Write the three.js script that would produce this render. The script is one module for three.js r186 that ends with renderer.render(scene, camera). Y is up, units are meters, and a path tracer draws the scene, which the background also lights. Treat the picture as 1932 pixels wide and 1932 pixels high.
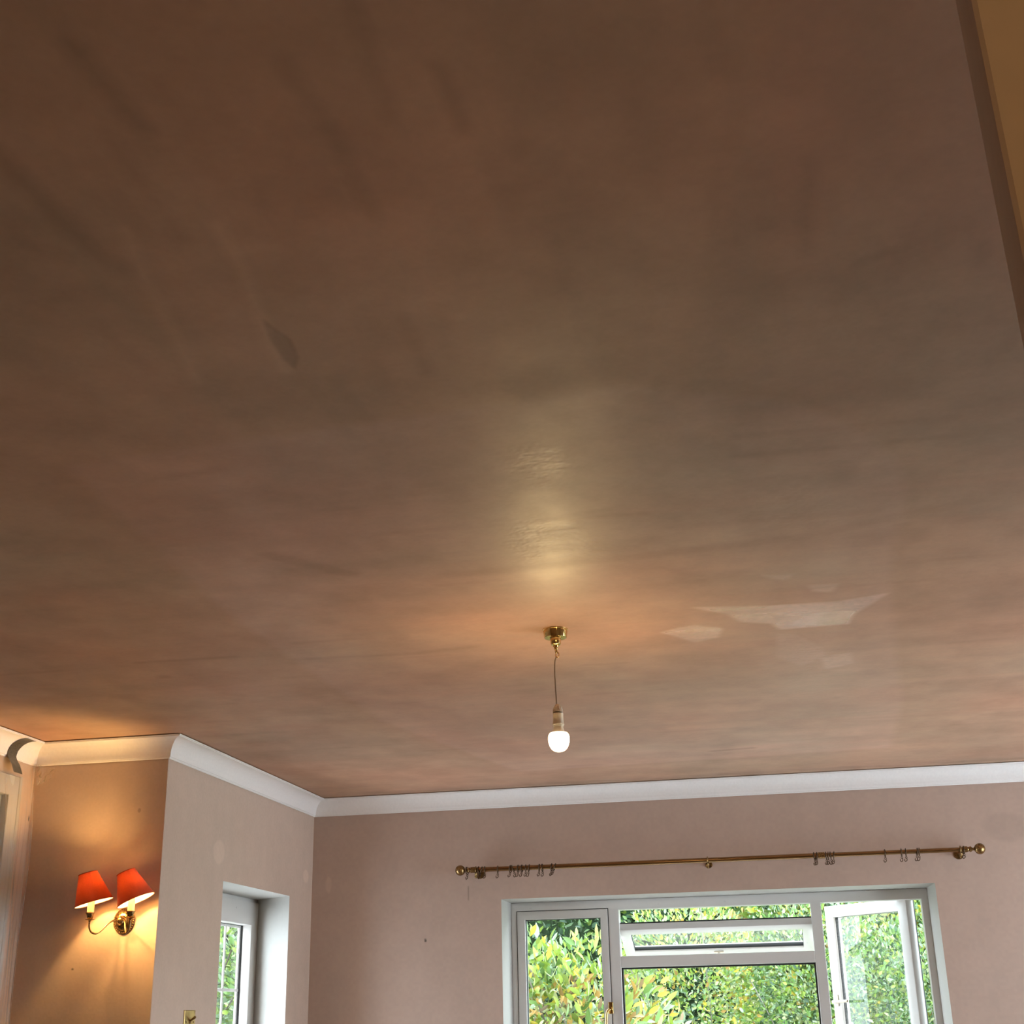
import * as THREE from 'three';
import { mergeGeometries, mergeVertices, toCreasedNormals } from 'three/addons/utils/BufferGeometryUtils.js';
import { RoundedBoxGeometry } from 'three/addons/geometries/RoundedBoxGeometry.js';

// ------------------------------------------------------------------ camera, sky, exposure
const V = (x, y, z) => new THREE.Vector3(x, y, z);
const scene = new THREE.Scene();
const camera = new THREE.PerspectiveCamera(42.01, 1, 0.05, 200);
{
  const yaw = -0.1899, pitch = 0.3623, roll = -0.0218;
  const f = V(Math.sin(yaw) * Math.cos(pitch), Math.sin(pitch), -Math.cos(yaw) * Math.cos(pitch));
  const r = V(Math.cos(yaw), 0, Math.sin(yaw)), u = r.clone().cross(f);
  const r2 = r.clone().multiplyScalar(Math.cos(roll)).addScaledVector(u, Math.sin(roll));
  const u2 = u.clone().multiplyScalar(Math.cos(roll)).addScaledVector(r, -Math.sin(roll));
  camera.position.set(0, 1.5, 0);
  camera.quaternion.setFromRotationMatrix(new THREE.Matrix4().makeBasis(r2, u2, f.negate()));
}
const SKY = 9.0, BULB = 0.73, SCONCE = 0.6;
const BULB_COLOR = new THREE.Color().setRGB(1, 0.73, 0.34), SCONCE_COLOR = new THREE.Color().setRGB(1, 0.60, 0.20);
scene.background = new THREE.Color().setRGB(0.76, 0.90, 1.0);          // even overcast sky
scene.backgroundIntensity = SKY;
const renderer = new THREE.WebGLRenderer({ antialias: true });
renderer.toneMapping = THREE.LinearToneMapping;
renderer.toneMappingExposure = 1.09;
renderer.shadowMap.enabled = true;

// ------------------------------------------------------------------ helpers
function rng(seed) { let s = seed >>> 0; return () => { s = (s + 0x6d2b79f5) | 0; let t = Math.imul(s ^ (s >>> 15), 1 | s); t = (t + Math.imul(t ^ (t >>> 7), 61 | t)) ^ t; return ((t ^ (t >>> 14)) >>> 0) / 4294967296; }; }
const clamp = (x, a = 0, b = 1) => Math.min(b, Math.max(a, x)), lerp = (a, b, t) => a + (b - a) * t;
const sstep = (a, b, x) => { const t = clamp((x - a) / (b - a)); return t * t * (3 - 2 * t); };
const used = new Map();
function numbered(n) { const k = used.get(n) ?? 0; used.set(n, k + 1); return k ? n + '_' + String(k).padStart(3, '0') : n; }
function tag(o, label, category, group, kind) {
  o.userData.label = label; if (category) o.userData.category = category;
  if (group) o.userData.group = group; if (kind) o.userData.kind = kind;
  return o;
}
function mesh(name, geos, mat, parent = scene) {
  let g = Array.isArray(geos) ? (geos.length > 1 ? mergeGeometries(geos.map((x) => { const c = x.index ? x.toNonIndexed() : x; for (const k of Object.keys(c.attributes)) if (!['position', 'normal', 'uv'].includes(k)) c.deleteAttribute(k); return c; })) : geos[0]) : geos;
  const m = new THREE.Mesh(g, mat); m.name = parent === scene ? numbered(name) : name; m.castShadow = m.receiveShadow = true;
  parent.add(m); return m;
}
function thing(name, label, category, x = 0, y = 0, z = 0, group) {
  const o = new THREE.Group(); o.name = numbered(name); o.position.set(x, y, z); scene.add(o);
  return tag(o, label, category, group);
}
const place = (g, x, y, z, rx = 0, ry = 0, rz = 0) => g.applyMatrix4(new THREE.Matrix4().compose(V(x, y, z), new THREE.Quaternion().setFromEuler(new THREE.Euler(rx, ry, rz)), V(1, 1, 1)));
const box = (x0, x1, y0, y1, z0, z1, r = 0.003) => place(new RoundedBoxGeometry(x1 - x0, y1 - y0, z1 - z0, 2, r), (x0 + x1) / 2, (y0 + y1) / 2, (z0 + z1) / 2);
const lathe = (pts, n = 40) => new THREE.LatheGeometry(pts.map(([r, y]) => new THREE.Vector2(r, y)), n);
const creased = (g, a = 0.6) => toCreasedNormals(g, a);
const tube = (pts, r, n = 40, k = 10) => new THREE.TubeGeometry(new THREE.CatmullRomCurve3(pts.map((p) => V(...p))), n, r, k);
const cyl = (a, b, r0, r1 = r0, n = 24) => { const d = V(...b).sub(V(...a)), L = d.length(), g = new THREE.CylinderGeometry(r1, r0, L, n); g.translate(0, L / 2, 0); g.applyQuaternion(new THREE.Quaternion().setFromUnitVectors(V(0, 1, 0), d.normalize())); g.translate(...a); return g; };

// quads: each entry four points (counter-clockwise seen from outside), uv from two world axes in metres
function quads(list) {
  const p = [], uv = [];
  for (const [a, b, c, d] of list) {
    const n = V(...b).sub(V(...a)).cross(V(...c).sub(V(...a))), ax = Math.abs(n.x), ay = Math.abs(n.y), az = Math.abs(n.z);
    const at = (q) => (ax >= ay && ax >= az ? [q[2], q[1]] : ay >= az ? [q[0], q[2]] : [q[0], q[1]]);
    for (const q of [a, b, c, a, c, d]) { p.push(...q); uv.push(...at(q)); }
  }
  const g = new THREE.BufferGeometry();
  g.setAttribute('position', new THREE.Float32BufferAttribute(p, 3)); g.setAttribute('uv', new THREE.Float32BufferAttribute(uv, 2));
  g.computeVertexNormals(); return g;
}
// a wall slab with an optional splayed opening. axis 'z': front plane z = f, back plane z = b; axis 'x' likewise. rects [u0, u1, v0, v1]
function wallFaces(axis, f, b, R, H, HB) {
  const P = axis === 'z' ? (u, v, w) => [u, v, w] : (u, v, w) => [w, v, u];
  const ring = (O, I, w) => [
    [P(O[0], O[2], w), P(O[1], O[2], w), P(O[1], I[2], w), P(O[0], I[2], w)], [P(O[0], I[3], w), P(O[1], I[3], w), P(O[1], O[3], w), P(O[0], O[3], w)],
    [P(O[0], I[2], w), P(I[0], I[2], w), P(I[0], I[3], w), P(O[0], I[3], w)], [P(I[1], I[2], w), P(O[1], I[2], w), P(O[1], I[3], w), P(I[1], I[3], w)]];
  const join = (A, B, w0, w1) => [
    [P(A[0], A[2], w0), P(A[1], A[2], w0), P(B[1], B[2], w1), P(B[0], B[2], w1)], [P(A[0], A[3], w0), P(A[1], A[3], w0), P(B[1], B[3], w1), P(B[0], B[3], w1)],
    [P(A[0], A[2], w0), P(A[0], A[3], w0), P(B[0], B[3], w1), P(B[0], B[2], w1)], [P(A[1], A[2], w0), P(A[1], A[3], w0), P(B[1], B[3], w1), P(B[1], B[2], w1)]];
  const full = (w) => [[P(R[0], R[2], w), P(R[1], R[2], w), P(R[1], R[3], w), P(R[0], R[3], w)]];
  return { body: quads([...(H ? ring(R, H, f) : full(f)), ...(H ? ring(R, HB, b) : full(b)), ...join(R, R, f, b)]), reveal: H ? quads(join(H, HB, f, b)) : null };
}

// ------------------------------------------------------------------ noise and textures
function noiseGrid(w, h, cx, cy, seed) {               // smooth value noise with cx by cy cells over w by h pixels, wraps round
  const r = rng(seed), g = new Float32Array(cx * cy).map(() => r() * 2 - 1), out = new Float32Array(w * h), s = (t) => t * t * t * (t * (t * 6 - 15) + 10);
  for (let y = 0; y < h; y++) {
    const fy = (y / h) * cy, y0 = Math.floor(fy), ty = s(fy - y0), ya = (y0 % cy) * cx, yb = ((y0 + 1) % cy) * cx;
    for (let x = 0; x < w; x++) {
      const fx = (x / w) * cx, x0 = Math.floor(fx), tx = s(fx - x0), xa = x0 % cx, xb = (x0 + 1) % cx;
      out[y * w + x] = lerp(lerp(g[ya + xa], g[ya + xb], tx), lerp(g[yb + xa], g[yb + xb], tx), ty);
    }
  }
  return out;
}
function sum(w, h, parts) { const o = new Float32Array(w * h); for (const [n, k] of parts) for (let i = 0; i < o.length; i++) o[i] += n[i] * k; return o; }
const canvas = (w, h) => { const c = document.createElement('canvas'); c.width = w; c.height = h; return c; };
function tex(data, w, h, srgb, wrap = THREE.RepeatWrapping) {
  const t = new THREE.DataTexture(data, w, h, data.length === w * h ? THREE.RedFormat : THREE.RGBAFormat, data instanceof Float32Array ? THREE.FloatType : THREE.UnsignedByteType);
  t.wrapS = t.wrapT = wrap; t.magFilter = t.minFilter = THREE.LinearFilter; if (srgb) t.colorSpace = THREE.SRGBColorSpace; t.needsUpdate = true; return t;
}
const grey = (a, w, h) => { const o = new Uint8Array(w * h * 4); for (let i = 0; i < a.length; i++) { const v = clamp(a[i]) * 255; o[i * 4] = o[i * 4 + 1] = o[i * 4 + 2] = v; o[i * 4 + 3] = 255; } return tex(o, w, h); };

// --- fresh pink plaster: a 6 m x 6 m field, x from -3.1 to 2.9, z from -7 to -1
const CX0 = -3.1, CZ0 = -7, CS = 6, N = 2048;
function drawn(paint) {                                   // strokes drawn in metres on the plaster field -> values 0..1
  const c = canvas(N, N), g = c.getContext('2d'); g.fillStyle = '#000'; g.fillRect(0, 0, N, N);
  g.setTransform(N / CS, 0, 0, N / CS, -CX0 * N / CS, -CZ0 * N / CS); paint(g);
  const d = g.getImageData(0, 0, N, N).data, o = new Float32Array(N * N); for (let i = 0; i < o.length; i++) o[i] = d[i * 4] / 255; return o;
}
function blur(a, r) {
  const o = new Float32Array(a.length), b = new Float32Array(a.length), k = 1 / (2 * r + 1);
  for (let y = 0; y < N; y++) { let s = 0; for (let x = -r; x <= r; x++) s += a[y * N + clamp(x, 0, N - 1)]; for (let x = 0; x < N; x++) { b[y * N + x] = s * k; s += a[y * N + Math.min(N - 1, x + r + 1)] - a[y * N + Math.max(0, x - r)]; } }
  for (let x = 0; x < N; x++) { let s = 0; for (let y = -r; y <= r; y++) s += b[clamp(y, 0, N - 1) * N + x]; for (let y = 0; y < N; y++) { o[y * N + x] = s * k; s += b[Math.min(N - 1, y + r + 1) * N + x] - b[Math.max(0, y - r) * N + x]; } }
  return o;
}
const poly = (g, pts, v) => { g.fillStyle = `rgb(${v},${v},${v})`; g.beginPath(); pts.forEach(([x, y], i) => (i ? g.lineTo(x, y) : g.moveTo(x, y))); g.closePath(); g.fill(); };
const line = (g, pts, w, v) => { g.strokeStyle = `rgb(${v},${v},${v})`; g.lineWidth = w; g.lineCap = 'round'; g.lineJoin = 'round'; g.beginPath(); pts.forEach(([x, y], i) => (i ? g.lineTo(x, y) : g.moveTo(x, y))); g.stroke(); };
function plaster() {
  const nz = (cx, cy, s) => noiseGrid(N, N, cx, cy, s);
  const broad = sum(N, N, [[nz(7, 8, 11), 0.5], [nz(15, 17, 12), 0.3], [nz(40, 37, 13), 0.2]]);
  const alongX = sum(N, N, [[nz(6, 60, 21), 0.5], [nz(10, 150, 22), 0.3], [nz(18, 340, 23), 0.2]]);      // trowel strokes that run across the room
  const alongZ = sum(N, N, [[nz(56, 6, 31), 0.5], [nz(130, 9, 32), 0.3], [nz(300, 16, 33), 0.2]]);      // and down the room
  const fine = sum(N, N, [[nz(240, 260, 41), 0.5], [nz(700, 680, 42), 0.5]]), cloud = sum(N, N, [[nz(30, 56, 61), 0.4], [nz(64, 34, 62), 0.35], [nz(120, 110, 63), 0.25]]), tone = sum(N, N, [[nz(9, 10, 51), 0.6], [nz(24, 22, 52), 0.4]]);
  const R = rng(5);
  // dark damp trowel streaks
  const dark = blur(drawn((g) => {
    const s = (pts, w, v) => line(g, pts, w, v);
    s([[-0.955, -1.33], [-0.95, -1.53], [-0.93, -1.66]], 0.035, 150); s([[-0.75, -1.17], [-0.74, -1.34]], 0.03, 170); s([[-0.332, -1.3], [-0.328, -1.44]], 0.018, 190);
    s([[-0.515, -1.25], [-0.5, -1.42], [-0.505, -1.6]], 0.02, 130); s([[-0.402, -1.15], [-0.415, -1.39]], 0.02, 120); s([[-0.32, -1.585], [-0.19, -1.57], [-0.084, -1.62]], 0.02, 90);
    s([[-2.0, -3.9], [-1.83, -3.907], [-1.66, -3.912]], 0.02, 160); s([[-2.0, -4.1], [-1.99, -4.1]], 0.045, 150); s([[-0.27, -6.045], [-0.18, -6.034], [-0.09, -6.02]], 0.03, 210);
    s([[-0.8, -3.27], [-0.3, -3.245], [0.1, -3.2], [0.5, -3.05]], 0.05, 70); s([[-0.91, -2.92], [-0.52, -2.927], [-0.32, -2.886]], 0.012, 90);
    s([[-1.5, -4.0], [-1.1, -4.03], [-0.9, -4.0]], 0.03, 90); s([[-0.6, -4.33], [-0.45, -4.34]], 0.012, 150); s([[-1.2, -3.0], [-1.05, -3.2]], 0.05, 110); s([[0.2, -1.9], [0.24, -1.88]], 0.02, 160);
    for (let i = 0; i < 46; i++) { const x = -1.1 + R() * 1.7, z = -1.05 - R() * 1.2, l = 0.06 + R() * 0.22; s([[x, z], [x + (R() - 0.5) * 0.03, z - l]], 0.006 + R() * 0.02, 40 + R() * 60); }
    for (let i = 0; i < 90; i++) { const x = -2.9 + R() * 4.4, z = -2.4 - R() * 4.3, l = 0.1 + R() * 0.4; s([[x, z], [x + l, z + (R() - 0.4) * 0.04]], 0.005 + R() * 0.025, 25 + R() * 60); }
    for (let i = 0; i < 60; i++) { const x = -2.3 + R() * 4.6, l = 0.05 + R() * 0.35; s([[x, -6.74 + R() * 0.1], [x + l, -6.74 + R() * 0.06]], 0.01 + R() * 0.035, 70 + R() * 90); }
  }), 4);
  // hard polished places from the steel trowel; paler tint paints window and bulb sheen
  const burnSheen = blur(drawn((g) => {
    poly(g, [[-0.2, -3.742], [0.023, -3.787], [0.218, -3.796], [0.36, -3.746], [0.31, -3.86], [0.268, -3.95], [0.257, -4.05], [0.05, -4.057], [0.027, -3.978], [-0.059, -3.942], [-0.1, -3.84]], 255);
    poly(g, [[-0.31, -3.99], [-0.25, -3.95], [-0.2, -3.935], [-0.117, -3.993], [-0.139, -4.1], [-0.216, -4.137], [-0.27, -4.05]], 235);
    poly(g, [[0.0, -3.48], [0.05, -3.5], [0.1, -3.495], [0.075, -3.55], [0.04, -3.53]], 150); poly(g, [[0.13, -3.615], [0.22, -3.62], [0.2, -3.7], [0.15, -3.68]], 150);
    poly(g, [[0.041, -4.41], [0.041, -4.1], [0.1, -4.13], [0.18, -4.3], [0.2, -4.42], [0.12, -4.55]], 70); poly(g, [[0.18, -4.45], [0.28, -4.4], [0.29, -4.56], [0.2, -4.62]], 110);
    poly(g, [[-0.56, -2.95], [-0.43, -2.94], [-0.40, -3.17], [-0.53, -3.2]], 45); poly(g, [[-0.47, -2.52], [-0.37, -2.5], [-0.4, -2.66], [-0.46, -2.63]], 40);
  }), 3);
  // large smoother sheet, rounded at its right end; its paler tint paints window sheen
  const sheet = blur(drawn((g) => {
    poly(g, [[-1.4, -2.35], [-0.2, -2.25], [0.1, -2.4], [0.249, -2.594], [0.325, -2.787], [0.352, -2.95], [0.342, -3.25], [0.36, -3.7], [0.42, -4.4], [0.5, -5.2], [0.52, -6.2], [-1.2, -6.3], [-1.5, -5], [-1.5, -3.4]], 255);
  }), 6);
  const rip = sum(N, N, [[nz(30, 260, 71), 0.6], [nz(60, 420, 72), 0.4]]), ripple = blur(drawn((g) => {
    poly(g, [[-0.56, -2.93], [-0.43, -2.92], [-0.36, -3.05], [-0.34, -3.22], [-0.56, -3.24], [-0.6, -3.1]], 255); poly(g, [[-0.5, -2.5], [-0.4, -2.48], [-0.36, -2.6], [-0.44, -2.72], [-0.48, -2.66]], 200); poly(g, [[0.1, -4.3], [0.25, -4.3], [0.28, -4.6], [0.12, -4.7]], 160); poly(g, [[0.0, -2.9], [0.14, -2.85], [0.2, -3.1], [0.05, -3.15]], 120);
  }), 10);
  const ridge = blur(drawn((g) => {
    line(g, [[-0.87, -1.55], [-0.9, -1.66], [-0.923, -1.778], [-0.95, -1.92], [-0.975, -2.05]], 0.02, 150);
    line(g, [[-0.735, -1.57], [-0.75, -1.7], [-0.772, -1.83], [-0.8, -1.93], [-0.803, -2.045]], 0.022, 170);
  }), 3);
  const pit = blur(drawn((g) => poly(g, [[-0.775, -1.85], [-0.764, -1.9], [-0.754, -1.93], [-0.764, -2.0], [-0.785, -2.04], [-0.793, -2.0], [-0.789, -1.92]], 255)), 1);
  const lap = blur(drawn((g) => { line(g, [[0.2, -2.52], [0.325, -2.787], [0.352, -2.95], [0.342, -3.25]], 0.006, 200); line(g, [[-0.42, -2.364], [-0.29, -2.367]], 0.008, 200); line(g, [[0.041, -4.1], [0.037, -4.42]], 0.006, 180); line(g, [[-0.3, -3.74], [0.02, -3.785], [0.35, -3.75]], 0.006, 200); }), 1);
  const px = new Uint8Array(N * N * 4), ro = new Float32Array(N * N), bu = new Float32Array(N * N);
  for (let y = 0; y < N; y++) {
    const z = CZ0 + (y / N) * CS, near = sstep(-2.9, -1.9, z);                                        // strokes change direction where the boards change
    for (let x = 0; x < N; x++) {
      const i = y * N + x, st = lerp(alongX[i], alongZ[i], clamp(near + 0.5 * broad[i] * (1 - Math.abs(2 * near - 1))));
      const v = 1 + 0.10 * broad[i] + 0.016 * st + 0.06 * cloud[i] + 0.022 * fine[i] - 0.19 * dark[i] * (0.65 + 0.35 * st) + 0.025 * sheet[i] - 0.11 * pit[i] + 0.08 * ridge[i] + 0.12 * burnSheen[i] * (1 + 0.5 * st + 0.4 * fine[i]);
      const t = tone[i] * 0.05 + 0.02 * st;
      px[i * 4] = clamp(182 * v * (1 - 0.02 * burnSheen[i]) * (1 + t * 0.5), 0, 255); px[i * 4 + 1] = clamp(142 * v * (1 - t * 0.6), 0, 255); px[i * 4 + 2] = clamp(116 * v * (1 + 0.08 * burnSheen[i]) * (1 - t * 0.9 + 0.03 * sheet[i]), 0, 255); px[i * 4 + 3] = 255;
      ro[i] = clamp(0.585 - 0.05 * broad[i] - 0.03 * st - 0.05 * cloud[i] - 0.06 * sheet[i] - burnSheen[i] * (0.19 + 0.16 * st) + 0.10 * dark[i], 0.14, 0.9);
      bu[i] = 0.5 + 0.022 * st + 0.10 * broad[i] + 0.05 * cloud[i] + 0.02 * fine[i] + ripple[i] * (0.10 * rip[i] + 0.08 * fine[i]) + 0.18 * ridge[i] - 0.16 * pit[i] - 0.03 * lap[i] - 0.04 * dark[i];
    }
  }
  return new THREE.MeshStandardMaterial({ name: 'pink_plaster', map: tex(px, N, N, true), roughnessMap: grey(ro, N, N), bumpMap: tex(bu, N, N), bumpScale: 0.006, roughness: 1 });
}
// --- painted plaster walls: roller stipple, faint patchiness, a few filled holes
function paintedWall(rgb, seed, size, origin, marks = []) {
  const n = 1024, a = sum(n, n, [[noiseGrid(n, n, 5, 6, seed), 0.4], [noiseGrid(n, n, 14, 13, seed + 1), 0.3], [noiseGrid(n, n, 60, 60, seed + 2), 0.3]]), st = noiseGrid(n, n, 90, 9, seed + 3), fi = noiseGrid(n, n, 380, 380, seed + 4);
  const px = new Uint8Array(n * n * 4), bu = new Float32Array(n * n);
  for (let y = 0; y < n; y++) for (let x = 0; x < n; x++) {
    const i = y * n + x, u = origin[0] + (x / n) * size, w = origin[1] + (y / n) * size;
    let v = 1 + 0.035 * a[i] + 0.006 * st[i] + 0.012 * fi[i], f = 0;
    for (const [mu, mw, ru, rw, k] of marks) { const d = Math.hypot((u - mu) / ru, (w - mw) / rw) + 0.25 * a[i]; const m = 1 - sstep(0.7, 1, d); v *= 1 + k * m; f = Math.max(f, m); }
    for (let c = 0; c < 3; c++) px[i * 4 + c] = clamp(rgb[c] * v, 0, 255); px[i * 4 + 3] = 255;
    bu[i] = 0.5 + 0.2 * fi[i] + 0.15 * a[i] + 0.15 * f;
  }
  const map = tex(px, n, n, true), bump = tex(bu, n, n);
  for (const t of [map, bump]) { t.repeat.set(1 / size, 1 / size); t.offset.set(-origin[0] / size, -origin[1] / size); }
  return new THREE.MeshStandardMaterial({ name: 'wall_paint', map, bumpMap: bump, bumpScale: 0.0005, roughness: 0.75 });
}
const std = (name, r, g, b, rough, metal = 0, more = {}) => new THREE.MeshPhysicalMaterial({ name, color: new THREE.Color().setRGB(r, g, b), roughness: rough, metalness: metal, ...more });
function grain(mat, seed, k = 0.1, rough = 0.12, cells = [40, 40]) {           // fine tone and gloss variation for a plain material
  const n = 256, a = sum(n, n, [[noiseGrid(n, n, ...cells, seed), 0.6], [noiseGrid(n, n, cells[0] * 2, cells[1] * 2, seed + 1), 0.4]]), c = mat.color.clone(), r = mat.roughness;
  const px = new Uint8Array(n * n * 4), ro = new Float32Array(n * n);
  for (let i = 0; i < n * n; i++) { for (let j = 0; j < 3; j++) px[i * 4 + j] = clamp(1 - k + k * a[i], 0, 1) * 255; px[i * 4 + 3] = 255; ro[i] = clamp(r + rough * a[i], 0.03, 1); }
  mat.map = tex(px, n, n); mat.roughnessMap = grey(ro, n, n); mat.roughness = 1; return mat;
}
const WALL = [195, 171, 155];
const M = {
  plaster: plaster(),
  wallBack: paintedWall([184, 158, 144], 101, 5.4, [-2.45, -2.0], [[-1.81, 1.87, 0.006, 0.008, -0.5], [-1.585, 2.09, 0.003, 0.035, -0.2], [1.05, 2.3, 0.12, 0.09, -0.04], [-2.33, 2.16, 0.02, 0.05, 0.06]]),
  wallLeft: paintedWall(WALL, 111, 3.0, [-7.0, 0], [[-5.62, 2.2, 0.07, 0.06, 0.06], [-6.74, 2.2, 0.05, 0.04, 0.06]]),
  wallAlcove: paintedWall(WALL, 121, 3.0, [-3.6, 0], [[-2.76, 1.71, 0.006, 0.005, -0.5], [-2.53, 2.31, 0.008, 0.01, -0.15]]),
  wallPlain: paintedWall(WALL, 131, 6.0, [-3, -3]),
  white: grain(std('white_paint', 0.84, 0.79, 0.77, 0.55), 201, 0.03),
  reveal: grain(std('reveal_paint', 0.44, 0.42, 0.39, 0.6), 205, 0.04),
  upvc: grain(std('white_plastic_frame', 0.62, 0.59, 0.565, 0.3), 211, 0.008, 0.03),
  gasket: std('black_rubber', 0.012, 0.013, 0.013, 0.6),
  glass: new THREE.MeshPhysicalMaterial({ name: 'window_glass', color: 0xffffff, transmission: 1, roughness: 0.0, thickness: 0, ior: 1.5 }),
  brass: grain(std('polished_brass', 0.78, 0.53, 0.20, 0.16, 1), 221, 0.1, 0.08),
  bronze: grain(std('aged_brass', 0.34, 0.21, 0.09, 0.30, 1), 231, 0.15, 0.1),
  antique: std('antique_brass', 0.29, 0.175, 0.085, 0.22, 1),
  ringMetal: std('dark_bronze', 0.10, 0.06, 0.035, 0.4, 0.8),
  switchBrass: grain(std('satin_brass', 0.62, 0.45, 0.18, 0.35, 1), 251, 0.15, 0.12),
  cream: grain(std('cream_plastic', 0.72, 0.64, 0.52, 0.4), 261, 0.05),
  candle: std('ivory_candle_tube', 0.80, 0.70, 0.50, 0.6, 0, { transmission: 0.25 }),
  cord: std('flex_sleeve', 0.30, 0.22, 0.15, 0.6),
  shade: grain(std('red_fabric_shade', 0.46, 0.068, 0.02, 0.95, 0, { transmission: 0.06 }), 271, 0.12, 0.02, [100, 100]),
  lining: std('white_shade_lining', 0.85, 0.80, 0.70, 0.95, 0, { transmission: 0.4 }),
  tape: grain(std('grey_duct_tape', 0.12, 0.115, 0.10, 0.38, 0.25), 281, 0.3, 0.15, [12, 60]),
  polythene: std('clear_polythene', 0.95, 0.93, 0.90, 0.33, 0, { transmission: 0.95, specularIntensity: 0.5, clearcoat: 0.12, clearcoatRoughness: 0.2 }),
  darkGlass: std('dark_glass', 0.035, 0.032, 0.012, 0.15),
  floor: grain(std('dusty_boards', 0.42, 0.33, 0.24, 0.7), 291, 0.2, 0.1, [8, 90]),
  bulb: new THREE.MeshStandardMaterial({ name: 'lit_bulb_glass', color: 0xffffff, emissive: new THREE.Color().setRGB(1, 0.80, 0.50), emissiveIntensity: 3.2, roughness: 0.4 }),
  lampBulb: new THREE.MeshStandardMaterial({ name: 'lit_candle_bulb', color: 0xffffff, emissive: new THREE.Color().setRGB(1, 0.75, 0.40), emissiveIntensity: 3.0, roughness: 0.4 }),
};

// ------------------------------------------------------------------ the room shell
const Y = 2.6, ZB = -6.838, XL = -2.417, ZA = -5.0565, XW = -3.0095, XR = 2.9, ZR = 2.2;
function structure(name, geos, mat, label, category) { return tag(mesh(name, geos, mat), label, category, null, 'structure'); }
{
  // ceiling: a slab 0.16 m thick; uv over the 6 m plaster field
  const g = new THREE.BoxGeometry(XR - XW + 0.6, 0.16, ZR - ZB + 0.7, 1, 1, 1); g.translate((XR + XW) / 2, Y + 0.08, (ZR + ZB) / 2);
  const p = g.attributes.position, uv = g.attributes.uv; for (let i = 0; i < p.count; i++) uv.setXY(i, (p.getX(i) - CX0) / CS, (p.getZ(i) - CZ0) / CS);
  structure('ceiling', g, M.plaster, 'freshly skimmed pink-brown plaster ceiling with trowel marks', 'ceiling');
  const fl = new THREE.BoxGeometry(XR - XW + 0.6, 0.16, ZR - ZB + 0.3); fl.translate((XR + XW) / 2, -0.08, (ZR + ZB) / 2 + 0.1);
  structure('floor', fl, M.floor, 'bare dusty wooden floor of the room', 'floor');

  const wb = wallFaces('z', ZB, -7.18, [XL - 0.34, XR + 0.3, 0, Y], [-1.413, 0.698, 0.9, 2.0589], [-1.415, 0.676, 0.9, 2.057]);
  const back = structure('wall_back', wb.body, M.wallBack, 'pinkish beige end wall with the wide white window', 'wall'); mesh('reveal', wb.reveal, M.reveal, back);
  const wl = wallFaces('x', XL, -2.76, [ZA - 0.004, ZB - 0.02, 0, Y], [-5.679, -6.512, 0.0, 2.086], [-5.679, -6.72, 0.0, 2.084]);
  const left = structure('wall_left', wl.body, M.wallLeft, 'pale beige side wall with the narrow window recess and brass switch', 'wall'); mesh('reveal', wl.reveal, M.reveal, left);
  structure('wall_alcove', wallFaces('z', ZA, ZA - 0.3, [XW - 0.3, XL - 0.0005, 0, Y]).body, M.wallAlcove, 'short wall carrying the twin red wall lamp, lit orange', 'wall');
  const wf = wallFaces('x', XW, XW - 0.3, [ZR, ZA - 0.01, 0, Y], [-4.0, -4.87, 0, 2.372], [-4.0, -4.87, 0, 2.372]);
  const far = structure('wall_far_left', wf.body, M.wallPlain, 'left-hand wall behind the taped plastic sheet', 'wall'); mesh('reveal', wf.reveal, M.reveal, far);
  const wr = wallFaces('x', XR, XR + 0.3, [ZB - 0.3, ZR, 0, Y], [-6.5, -3.9, 0.1, 2.2], [-6.5, -3.9, 0.1, 2.2]);
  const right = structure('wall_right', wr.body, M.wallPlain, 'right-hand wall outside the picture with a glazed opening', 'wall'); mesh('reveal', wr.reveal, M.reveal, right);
  structure('wall_rear', wallFaces('z', ZR, ZR + 0.3, [XW - 0.3, XR + 0.3, 0, Y]).body, M.wallPlain, 'wall behind the viewer', 'wall');
  // the end of a partition close to the viewer, its edge a chamfered plaster bead
  const s = new THREE.Shape(); const e = 0.193, zf = -0.91, zn = -0.80;
  [[e + 0.003, zf], [XR, zf], [XR, zn], [e - 0.011, zn], [e - 0.014, zn - 0.003], [e - 0.0145, zn - 0.008], [e - 0.0005, zf + 0.003]].forEach(([x, z], i) => (i ? s.lineTo(x, -z) : s.moveTo(x, -z)));
  const g2 = new THREE.ExtrudeGeometry(s, { depth: Y, bevelEnabled: false, steps: 1 }); g2.rotateX(-Math.PI / 2);
  { const p = g2.attributes.position; for (let i = 0; i < p.count; i++) if (p.getX(i) < 0.4) p.setX(i, p.getX(i) + (2.42 - p.getY(i)) * 0.017); g2.computeVertexNormals(); }   // the edge is a little out of plumb
  structure('wall_near', creased(g2, 0.4), M.wallPlain, 'plain end of a pale partition wall at the upper right edge', 'wall');
}
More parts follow.
